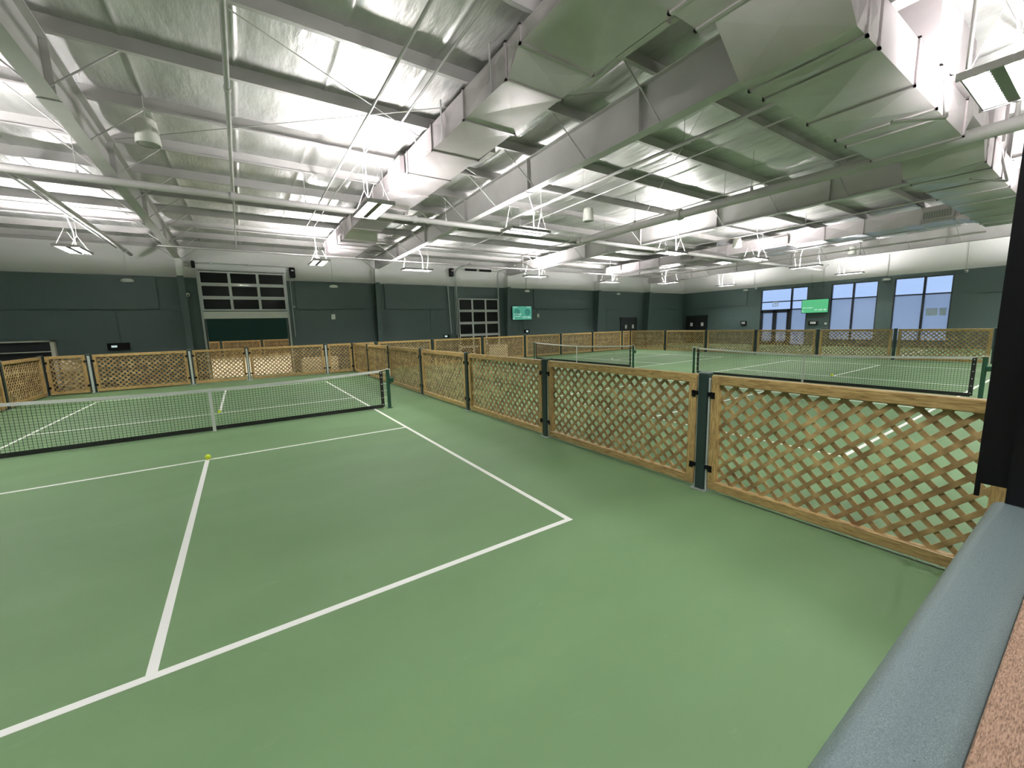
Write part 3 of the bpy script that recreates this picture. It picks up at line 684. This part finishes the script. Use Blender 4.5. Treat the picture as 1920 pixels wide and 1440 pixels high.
# back fence
BX = [-7.78, -6.70, -4.08, -2.33, .50, 1.63, 2.63, 5.36, 8.18, 10.95, 13.62, 16.28, 19.05, 19.9]
bname = ['at the left corner', 'right of the narrow square panel', 'left of the raised door opening', 'before the middle of the raised door', 'right of the raised door opening', None, 'hidden behind the dividing fence', 'carrying a display box', 'in front of the closed overhead door',
         'below the teal screen', 'left of the distant net strap', 'right of the distant net strap', 'beside the narrow panel near the corner', 'at the far right corner']
for x, nm in zip(BX, bname):
    if nm: post(x, 16.12, 'dark green post of the back fence '+nm, 'posts of the back fence')
pname = ['narrow, beside the left corner', 'wide, third from the left edge', 'before the raised door, left half', 'wide, before the right half of the raised door', 'narrow, left of the dividing fence corner', 'short, right of the dividing fence corner',
         'first wide one beyond the dividing fence', 'left of the closed overhead door', 'in front of the closed overhead door', 'below the teal screen', 'behind the distant net left part', 'behind the distant net right part', 'narrow one at the far corner']
for i, (a, b) in enumerate(zip(BX, BX[1:])):
    panel((a+G, 16.12), (b-G, 16.12), 'tan lattice panel of the back fence, '+pname[i], 'back fence panels', i < 5)
# left fence
LY = [13.42, 10.7, 7.95]
for i, y in enumerate(LY): post(-7.78, y, 'dark green post of the left side fence, %s from the back corner' % ordw[i], 'posts of the left fence')
for i, (a, b) in enumerate(zip([16.12]+LY, LY)):
    panel((-7.78, b+G), (-7.78, a-G), 'tan lattice panel of the left side fence, %s from the back corner' % ordw[i], 'left fence panels')
# far fence
CY = [16.12, 13.32, 10.60, 7.88, 5.14, 2.45, -.24]
fn = ['', 'second from the back corner', 'third from the back corner', 'fourth from the back corner, near the storefront', 'fifth from the back corner, below the green screen', 'sixth from the back corner, below the last window', 'last one at the right']
for y, nm in zip(CY[1:], fn[1:]): post(19.9, y, 'dark green post of the far fence, '+nm, 'posts of the far fence')
for i, (a, b) in enumerate(zip(CY, CY[1:])):
    panel((19.9, a-G), (19.9, b+G), 'tan lattice panel of the far fence, %s from the back corner' % ordw[i], 'far fence panels')
# fence in the room beyond
FB = [-6.4, -3.75, -1.15, 1.5]
for i, x in enumerate(FB): post(x, 34.5, 'dark post of the fence in the room beyond the raised door, %s from the left' % ordw[i], 'posts beyond the raised door')
for i, (a, b) in enumerate(zip(FB, FB[1:])): panel((a+G, 34.5), (b-G, 34.5), 'tan lattice panel in the room beyond the raised door, %s from the left' % ordw[i], 'fence panels beyond the raised door')

# ------------------------------------------------------------------ overhead doors
def operator(parent, x, y, z):
    m = MB(); m.bbox(x-.11, x+.11, y-.16, y+.08, z-.22, z+.22, .03); m.tube((x-.03,y-.16,z-.12),(x-.03,y-.24,z-.12),.06,12); m.bbox(x-.07,x+.07,y-.2,y-.15,z+.02,z+.14,.01); b = m.build('door_operator', M_BLACK, parent)
    m = MB(); m.box(x-.05,x+.05,y-.206,y-.2,z+.05,z+.10); m.build('operator_label', M_PAPER, b)
def track(m, x, y, z0, z1):
    m.box(x-.035, x+.035, y-.012, y, z0, z1); m.box(x-.035, x-.028, y-.06, y, z0, z1); m.box(x+.028, x+.035, y-.03, y, z0, z1)
def door_sections(parent, x0, x1, zs, y, cols, glass=M_DKGLASS):
    fw = .065
    for z0, z1 in zip(zs, zs[1:]):
        m = MB(); m.box(x0, x1, y-.045, y, z0+.004, z0+fw); m.box(x0, x1, y-.045, y, z1-fw, z1-.004)
        for k in range(cols+1):
            xc = x0+(x1-x0)*k/cols; xa = max(x0, xc-fw*.75); xb = min(x1, xc+fw*.75); m.box(xa, xb, y-.046, y-.001, z0+.004, z1-.004)
        s_ = m.build('door_section', M_ALU, parent)
        for k in range(cols):
            a = x0+(x1-x0)*k/cols+fw*.7; b = x0+(x1-x0)*(k+1)/cols-fw*.7
            m = MB(); m.box(a, b, y-.028, y-.020, z0+fw-.01, z1-fw+.01); m.build('pane', glass, s_)
r = empty('door_4'); struct(r, 'raised aluminium overhead door with dark panes at the left of the back wall')
door_sections(r, -3.62, -.62, [2.77, 3.30, 3.83, 4.36], 18.04, 3)
m = MB(); m.box(-3.62, -.62, 17.99, 18.04, 2.47, 2.74); m.box(-3.62, -.62, 17.985, 18.05, 2.455, 2.475); m.build('bottom_section', M_WHITE, r)
m = MB(); track(m, -3.66, 18.06, 0, 4.6); track(m, -.58, 18.06, 0, 4.6)
m.tube((-3.75,17.95,4.66),(-.35,17.95,4.66),.018,8); m.build('door_track', M_ZINC, r)
m = MB(); m.box(-3.70, -.52, 17.98, 18.08, 4.42, 4.60); m.box(-3.2,-3.1,17.9,18.0,4.6,4.72); m.box(-1.9,-1.8,17.9,18.0,4.6,4.72); m.build('header', M_ALU, r)
m = MB(); m.bbox(-3.80,-3.68,17.86,18.06,4.45,4.72,.02); m.build('chain_hoist', M_BLACK, r)
operator(r, -.28, 18.0, 4.42)
m = MB(); m.tube((-.40,17.98,1.6),(-.40,17.98,4.3),.018,6); m.tube((-.33,17.96,2.9),(-.33,17.96,2.98),.03,8); m.build('pull_chain', M_ZINC, r)
m = MB()
for x in (-3.62, -.62): m.box(x-.04, x+.04, 18.1, 18.3, 0, 4.4)
m.box(-3.62, -.62, 18.1, 18.3, 4.36, 4.4); m.build('door_jamb', M_DGREEN, r)
r = empty('door_5'); struct(r, 'closed aluminium overhead door with dark panes right of the middle of the back wall')
door_sections(r, 7.80, 10.40, [0, .70, 1.37, 2.05, 2.73, 3.42], 18.0, 3)
m = MB(); m.box(7.80, 10.40, 18.0, 18.09, .02, 3.40); m.build('door_core', M_BLACK, r)
m = MB(); track(m, 7.74, 18.03, 0, 4.85); track(m, 10.46, 18.03, 0, 4.85)
m.path([(7.74,18.0,4.85),(7.76,17.8,5.02),(7.76,16.2,5.06)], .03, 6); m.path([(10.46,18.0,4.85),(10.46,17.8,5.02),(10.46,16.2,5.06)], .03, 6); m.build('door_track', M_ZINC, r)
m = MB(); m.tube((7.6,17.85,4.98),(10.7,17.85,4.98),.016,8); m.build('torsion_shaft', M_ZINC, r)
for a, b in ((8.25, 8.95), (9.15, 9.9)):
    m = MB(); m.tube((a,17.85,4.98),(b,17.85,4.98),.062,14); m.build('torsion_spring', M_BLACK, r)
operator(r, 7.45, 18.0, 4.80)
m = MB(); m.tube((7.62,17.96,1.4),(7.62,17.96,4.7),.016,6); m.tube((7.30,17.99,1.5),(7.22,17.99,4.05),.03,6); m.build('pull_chain', M_ZINC, r)

# ------------------------------------------------------------------ people doors, windows
def flush_doors(name, axis, u0, u1, h, papers, label):
    r = empty(name); struct(r, label)
    def bx(m, a, b, c, d, z0, z1):   # c,d = distance out of the wall
        if axis == 'y': m.box(a, b, YB-d, YB-c, z0, z1)
        else: m.box(XR-d, XR-c, a, b, z0, z1)
    m = MB(); bx(m, u0, u0+.07, 0, .06, 0, h); bx(m, u1-.07, u1, 0, .06, 0, h); bx(m, u0, u1, 0, .06, h-.07, h); m.build('door_frame', M_FRAME, r)
    mid = (u0+u1)/2
    for a, b, hs in ((u0+.075, mid-.004, 1), (mid+.004, u1-.075, -1)):
        m = MB(); bx(m, a, b, 0, .035, .01, h-.075); lf = m.build('door_leaf', M_DARKDOOR, r)
        m = MB(); bx(m, a+.12, b-.12, .035, .07, .98, 1.03); m.build('push_bar', M_ZINC, lf)
    for u in papers:
        m = MB(); bx(m, u-.11, u+.11, .036, .038, 1.38, 1.66); m.build('notice_paper', M_PAPER, r)
flush_doors('door_3', 'y', 21.12, 22.92, 2.22, (21.72, 22.5), 'dark double door with two white papers in the back wall')
flush_doors('door_2', 'x', 15.9, 17.8, 2.24, (16.34, 17.28), 'dark double door with two white papers beside the back right corner')
def window(name, hole, vs_, hs_, label, film_below, x=XR):
    y0, y1, z0, z1 = hole; r = empty(name); struct(r, label); f = .05
    m = MB()
    for a, b in ((y0, y0+f), (y1-f, y1)): m.box(x+.02, x+.14, a, b, z0, z1)
    m.box(x+.02, x+.14, y0, y1, z1-f, z1); m.box(x+.02, x+.14, y0, y1, z0, z0+f)
    for v in vs_: m.box(x+.02, x+.14, v-.05, v+.05, z0, z1)
    for h in hs_: m.box(x+.02, x+.14, y0, y1, h-.035, h+.035)
    m.build('window_frame', M_FRAME, r)
    ys = [y0]+list(vs_)+[y1]; zz = [z0]+list(hs_)+[z1]
    for a, b in zip(ys, ys[1:]):
        for c, d in zip(zz, zz[1:]):
            m = MB(); m.box(x+.075, x+.081, a+.03, b-.03, c+.03, d-.03); m.build('pane', M_FILM if d <= film_below+.01 else M_BLUEGLASS, r)
    return r
w1 = window('window_1', W1, (10.0,), (2.42, 2.98), 'dark framed storefront window with a double glass door', 2.5)
m = MB()
for a, b in ((10.05,10.32),(10.72,11.05),(11.05,11.3),(11.75,11.95)): pass
m.box(XR+.0, XR+.15, 10.05, 10.22, 0, 2.40); m.box(XR, XR+.15, 10.88, 11.12, 0, 2.40); m.box(XR, XR+.15, 11.78, 11.95, 0, 2.40); m.box(XR, XR+.15, 10.05, 11.95, 2.22, 2.42); m.box(XR, XR+.15, 10.05, 11.95, 0, .25)
m.build('glass_door_frame', M_FRAME, w1)
m = MB()   # square storefront decal
for a, b, c, d in ((10.80,10.84,2.66,2.98),(11.12,11.16,2.66,2.98),(10.84,11.12,2.66,2.70),(10.84,11.12,2.94,2.98),(10.90,10.93,2.72,2.92),(10.93,11.04,2.88,2.92),(11.01,11.04,2.80,2.90),(10.93,11.04,2.79,2.82)): m.box(XR+.015, XR+.02, a, b, c, d)
m.build('door_decal', M_PAPER, w1)
window('window_2', W2, (6.65,), (2.94,), 'dark framed four pane blue window right of the green screen', 3.0)
w3 = window('window_3', W3, (3.55,), (2.93,), 'dark framed four pane blue window nearest the black post', 3.0)
m = MB(); m.box(XR+.068, XR+.072, 2.95, 3.4, 1.75, 2.15); m.box(XR+.068, XR+.072, 2.62, 2.88, 1.75, 2.15); m.build('window_poster', mat('pale_blue_poster', (.45,.55,.7), .6), w3)

# ------------------------------------------------------------------ screens and small wall devices
def lettering(cfg, parent, m_, place, seed):
    """tiny rows of strokes: the lettering on the screens is only a few pixels high"""
    rnd = random.Random(seed); m = MB()
    for (u0, u1, z, h) in cfg:
        u = u0
        while u < u1-h*.4:
            wd = h*rnd.uniform(.45, .8)
            place(m, u, u+h*.16, z, z+h)
            if rnd.random() < .8: place(m, u, u+wd, z+h*.82, z+h)
            if rnd.random() < .6: place(m, u, u+wd, z+h*.42, z+h*.56)
            if rnd.random() < .6: place(m, u, u+wd, z, z+h*.16)
            if rnd.random() < .5: place(m, u+wd-h*.14, u+wd, z, z+h)
            u += wd+h*.22+(h*.5 if rnd.random() < .18 else 0)
    m.build('screen_lettering', m_, parent)
r = empty('wall_screen', (12.09, YB-.16, 2.59)); tag(r, 'teal wall screen with two round emblems on the back wall', 'screen')
m = MB(); m.bbox(-.74, .74, -.03, .02, -.43, .43, .008); m.box(-.2,.2,.02,.13,-.2,.2); m.build('screen_body', M_BLACK, r)
m = MB(); m.box(-.715, .715, -.034, -.031, -.405, .405); s_ = m.build('display', M_TV, r)
m = MB()
for cx in (-.38, .40):
    m.tube((cx,-.0345,.05),(cx,-.0365,.05),.20,24)
m.build('round_emblem', M_TVD, s_)
m = MB()
for cx in (-.38, .40):
    for k in range(5): a = PI*(.2+.15*k); m.tube((cx+.12*math.cos(a*2),-.037,.05+.12*math.sin(a*2)),(cx-.05*math.cos(a),-.037,.05-.05*math.sin(a)),.008,4)
m.build('emblem_mark', M_TV, s_)
def pl(m, a, b, z0, z1): m.box(a, b, -.040, -.037, z0, z1)
lettering([(-.60,-.05,-.10,.06),(-.66,-.35,.33,.035),(.35,.64,.33,.04),(.02,.66,-.30,.075),(-.64,-.1,-.22,.035),(-.66,-.58,-.37,.09)], s_, M_TVW, pl, 5)
r = empty('wall_screen', (XR-.3, 8.50, 2.55)); tag(r, 'bright green wall screen between the storefront and the middle window', 'screen')
m = MB(); m.bbox(-.02, .03, -.75, .75, -.44, .44, .008); m.box(.03,.28,-.2,.2,-.2,.2); m.build('screen_body', M_BLACK, r)
m = MB(); m.box(-.024, -.021, -.725, .725, -.415, .415); s_ = m.build('display', M_TV2, r)
def pl2(m, a, b, z0, z1): m.box(-.030, -.026, -b, -a, z0, z1)
lettering([(-.66,-.05,-.13,.06),(.02,.68,-.29,.09),(-.67,-.60,-.34,.09)], s_, M_TVW, pl2, 9)
def box_device(name, loc, size, m_, label, cat, face=None, fm=None, group=None):
    r = empty(name, loc); tag(r, label, cat, group)
    m = MB(); m.bbox(-size[0]/2, size[0]/2, -size[1]/2, size[1]/2, -size[2]/2, size[2]/2, .006); m.build('case', m_, r)
    if face:
        m = MB(); m.box(*face); m.build('display', fm, r)
G3 = 'score display boxes'
box_device('score_display', (-6.28,18.04,1.47), (.62,.09,.26), M_BLACK, 'black score display box with a lit panel on the wall at the left', 'display', (-.20,-.04,-.048,-.046,-.03,.04), M_LCD, G3)
box_device('score_display', (6.15,16.12,1.40), (.34,.09,.17), M_BLACK, 'black score display box on top of the back fence post between the overhead doors', 'display', (-.12,.02,-.048,-.046,-.04,.04), M_LCD, G3)
box_device('score_display', (12.5,18.04,1.46), (.34,.09,.2), M_BLACK, 'black score display box on the wall below the teal screen', 'display', (-.08,.08,-.048,-.046,-.05,.05), M_LCD, G3)
box_device('score_display', (28.84,13.05,1.56), (.1,.40,.30), M_BLACK, 'black box with a pale screen left of the storefront door', 'display', (-.053,-.051,-.13,.13,-.08,.08), M_ZINC, G3)
box_device('wall_box', (1.27,18.04,2.48), (.17,.07,.24), M_WHITE, 'small white box on the dark wall right of the raised overhead door', 'wall box')
box_device('wall_sensor', (13.4,18.03,2.42), (.14,.07,.22), M_WHITE, 'small white rounded sensor right of the teal screen', 'sensor')
box_device('thermostat', (28.86,7.93,1.42), (.04,.12,.12), M_WHITE, 'small white thermostat below the green screen at its right', 'thermostat')
box_device('key_box', (28.86,8.62,1.46), (.06,.50,.26), M_BLACK, 'black box with a slanted white sheet below the green screen', 'wall box', (-.036,-.032,-.16,.16,-.05,.09), M_PAPER)
for i, (x, y, z, ax, lb) in enumerate([(-5.76,18.02,3.90,'y','high at the left of the back wall'),(1.40,18.02,3.89,'y','high between the raised door and the middle column'),(12.58,18.02,3.93,'y','above the teal screen'),(20.81,18.02,3.92,'y','above the back double door'),(28.8,13.0,3.95,'x','at the storefront window corner'),(28.8,5.15,3.88,'x','between the two right windows')]):
    r = empty('emergency_light', (x, y, z)); tag(r, 'white oval emergency light '+lb, 'light', 'emergency lights')
    sx, sy = (.19, .07) if ax == 'y' else (.07, .19)
    m = MB(); n = 20
    for prof in ([(0,.07),(.55,.065),(.9,.03),(1,0),(.95,-.05),(0,-.06)],):
        v = [(sx*rr*math.cos(2*PI*k/n), sy*rr*math.sin(2*PI*k/n), zz) for rr, zz in prof for k in range(n)]
        m.add(v, [(a*n+k, a*n+(k+1)%n, (a+1)*n+(k+1)%n, (a+1)*n+k) for a in range(len(prof)-1) for k in range(n)], 0, True)
    m.build('case', M_WHITE, r)
    m = MB(); m.box(-sx*.6, sx*.6, -sy*.6, sy*.6, -.064, -.058); m.build('lens', M_HEAD, r)
for x, y, z, dx, dy, lb in [(-4.02,17.62,3.38,.3,-1,'on the first column left of the raised door'), (28.82,12.3,4.0,-1,-.2,'above the storefront window'), (28.82,2.05,3.98,-1,.3,'high on the window wall right of the last window')]:
    r = empty('security_camera', (x, y, z)); tag(r, 'white dome security camera '+lb, 'camera', 'security cameras')
    m = MB(); m.lathe([(.0,.06),(.05,.06),(.07,.03),(.072,-.01),(.06,-.05),(.03,-.075),(0,-.08)], 18); m.build('housing', M_WHITE, r)
    d = Vector((dx, dy, -.4)).normalized(); m = MB(); m.tube(d*.05, d*.078, .03, 12); m.build('lens', M_BLACK, r)

# white framed opening at the left edge
r = empty('storage_rack', (-9.3, 17.95, 0)); tag(r, 'white framed rack with dark shelves at the left edge of the back wall', 'rack')
m = MB()
for x in (-1.4, 1.36): m.box(x-.05, x+.05, -.08, .1, 0, 1.77)
m.box(-1.4, 1.41, -.08, .1, 1.72, 1.77); m.box(-1.4, 1.31, -.08, .1, 1.37, 1.40); m.box(-1.4, 1.31, -.08, .1, .7, .73); m.build('rack_frame', mat('pale_pine', (.86,.82,.74), .6), r)
m = MB(); m.box(-1.35, 1.31, .1, .12, 0, 1.72); m.build('rack_back', M_BEYOND, r)
# things between the back fence and the wall that shine through the lattice
def crate(x0, x1, y0, y1, z0, z1, m_, label, name='timber_stack', cat='timber'):
    r = empty(name, ((x0+x1)/2, (y0+y1)/2, 0)); tag(r, label, cat)
    cx, cy = (x0+x1)/2, (y0+y1)/2; n = max(2, int((z1-z0)/.14))
    for k in range(n):
        a = z0+(z1-z0)*k/n; m = MB(); m.bbox(x0-cx, x1-cx, y0-cy, y1-cy, a+.006, a+(z1-z0)/n, .006); m.build('board', m_, r)
M_PINE = mat('fresh_pine', (.90,.82,.60), .6)
crate(-.30, 1.15, 17.2, 17.9, 0, .66, M_PINE, 'stack of pale boards behind the back fence right of the raised door')
crate(-7.5, -7.15, 16.6, 17.6, 0, 1.1, M_PINE, 'pale upright timber stack behind the left corner panel')
crate(9.25, 10.5, 17.2, 17.7, 0, .75, M_PINE, 'stack of pale boards in front of the closed overhead door')

# ------------------------------------------------------------------ parapet, counter board and black post in the right foreground
def m_cap():
    m = mat('blue_grey_powder_coat', (.13,.19,.195), .34, .35); n, l, b = nodes(m)
    t, _, _ = noise(m, 420, 2); r = ramp(m, t.outputs[0], [(.3,(.14,.195,.20)),(.55,(.225,.295,.30)),(.75,(.33,.40,.40))])
    t2, _, _ = noise(m, 95, 2); r2 = ramp(m, t2.outputs[0], [(.74,(0,0,0)),(.78,(1,1,1))]); c = mixc(m, r2.outputs[0], r.outputs[0], (.05,.07,.07))
    l.new(c, b.inputs['Base Color']); bump(m, t.outputs[0], .35, .0006); return m
def m_board():
    m = mat('embossed_brown_board', (.36,.19,.12), .6); n, l, b = nodes(m)
    t, _, _ = noise(m, 95, 4, (1,5,1)); r = ramp(m, t.outputs[0], [(.35,(.12,.066,.040)),(.5,(.25,.155,.10)),(.7,(.36,.24,.165))]); l.new(r.outputs[0], b.inputs['Base Color']); bump(m, t.outputs[0], .9, .004); return m
r = empty('parapet', (-1.5, -2.57, 0)); tag(r, 'low wall with a rounded blue grey metal cap in the lower right foreground', 'parapet')
m = MB(); m.box(-5.0, 5.5, -.035, .035, 0, 1.04); m.build('wall_body', M_DGREEN, r)
prof = []
for k in range(9):
    a = PI*k/16; prof.append((.070-.035+.035*math.cos(a)*1.0, 1.065+.035*math.sin(a)))
prof = [(.078, 1.03)]+[(.043+.035*math.cos(PI*k/16), 1.062+.038*math.sin(PI*k/16)) for k in range(9)]+[(.005,1.0975),(-.025,1.0925),(-.050,1.085),(-.072,1.074),(-.074,1.03)]
m = MB(); m.prism(prof, 'x', -5.0, 1.49); o = m.build('metal_cap', m_cap(), r)
for p_ in o.data.polygons: p_.use_smooth = abs(p_.normal.x) < .5 and p_.area < .5
o = MB(); o.bbox(-5.0, 4.0, -.52, -.0745, 1.04, 1.080, .003); tb = o.build('counter_board', m_board()); tb.location = (-1.5, -2.57, 0)
tag(tb, 'reddish brown embossed board beside the blue grey cap, bottom right corner', 'board')
r = empty('black_post', (0, -2.6, 1.10)); tag(r, 'black steel post with bolts standing on the parapet at the right edge', 'post')
m = MB(); m.box(-.02, .11, -.20, .07, 0, 4.2); m.build('post_body', M_BLACK, r)
m = MB(); m.box(.00, .11, .0705, .155, .055, 4.2); m.box(.00, .012, .14, .155, .0, .055); m.build('post_flange', M_BLACK, r)
m = MB(); m.tube((-.034,.035,.30),(-.019,.035,.30),.011,10); m.tube((-.028,.055,.52),(-.019,.055,.52),.007,10); m.build('bolt', M_ZINC, r)
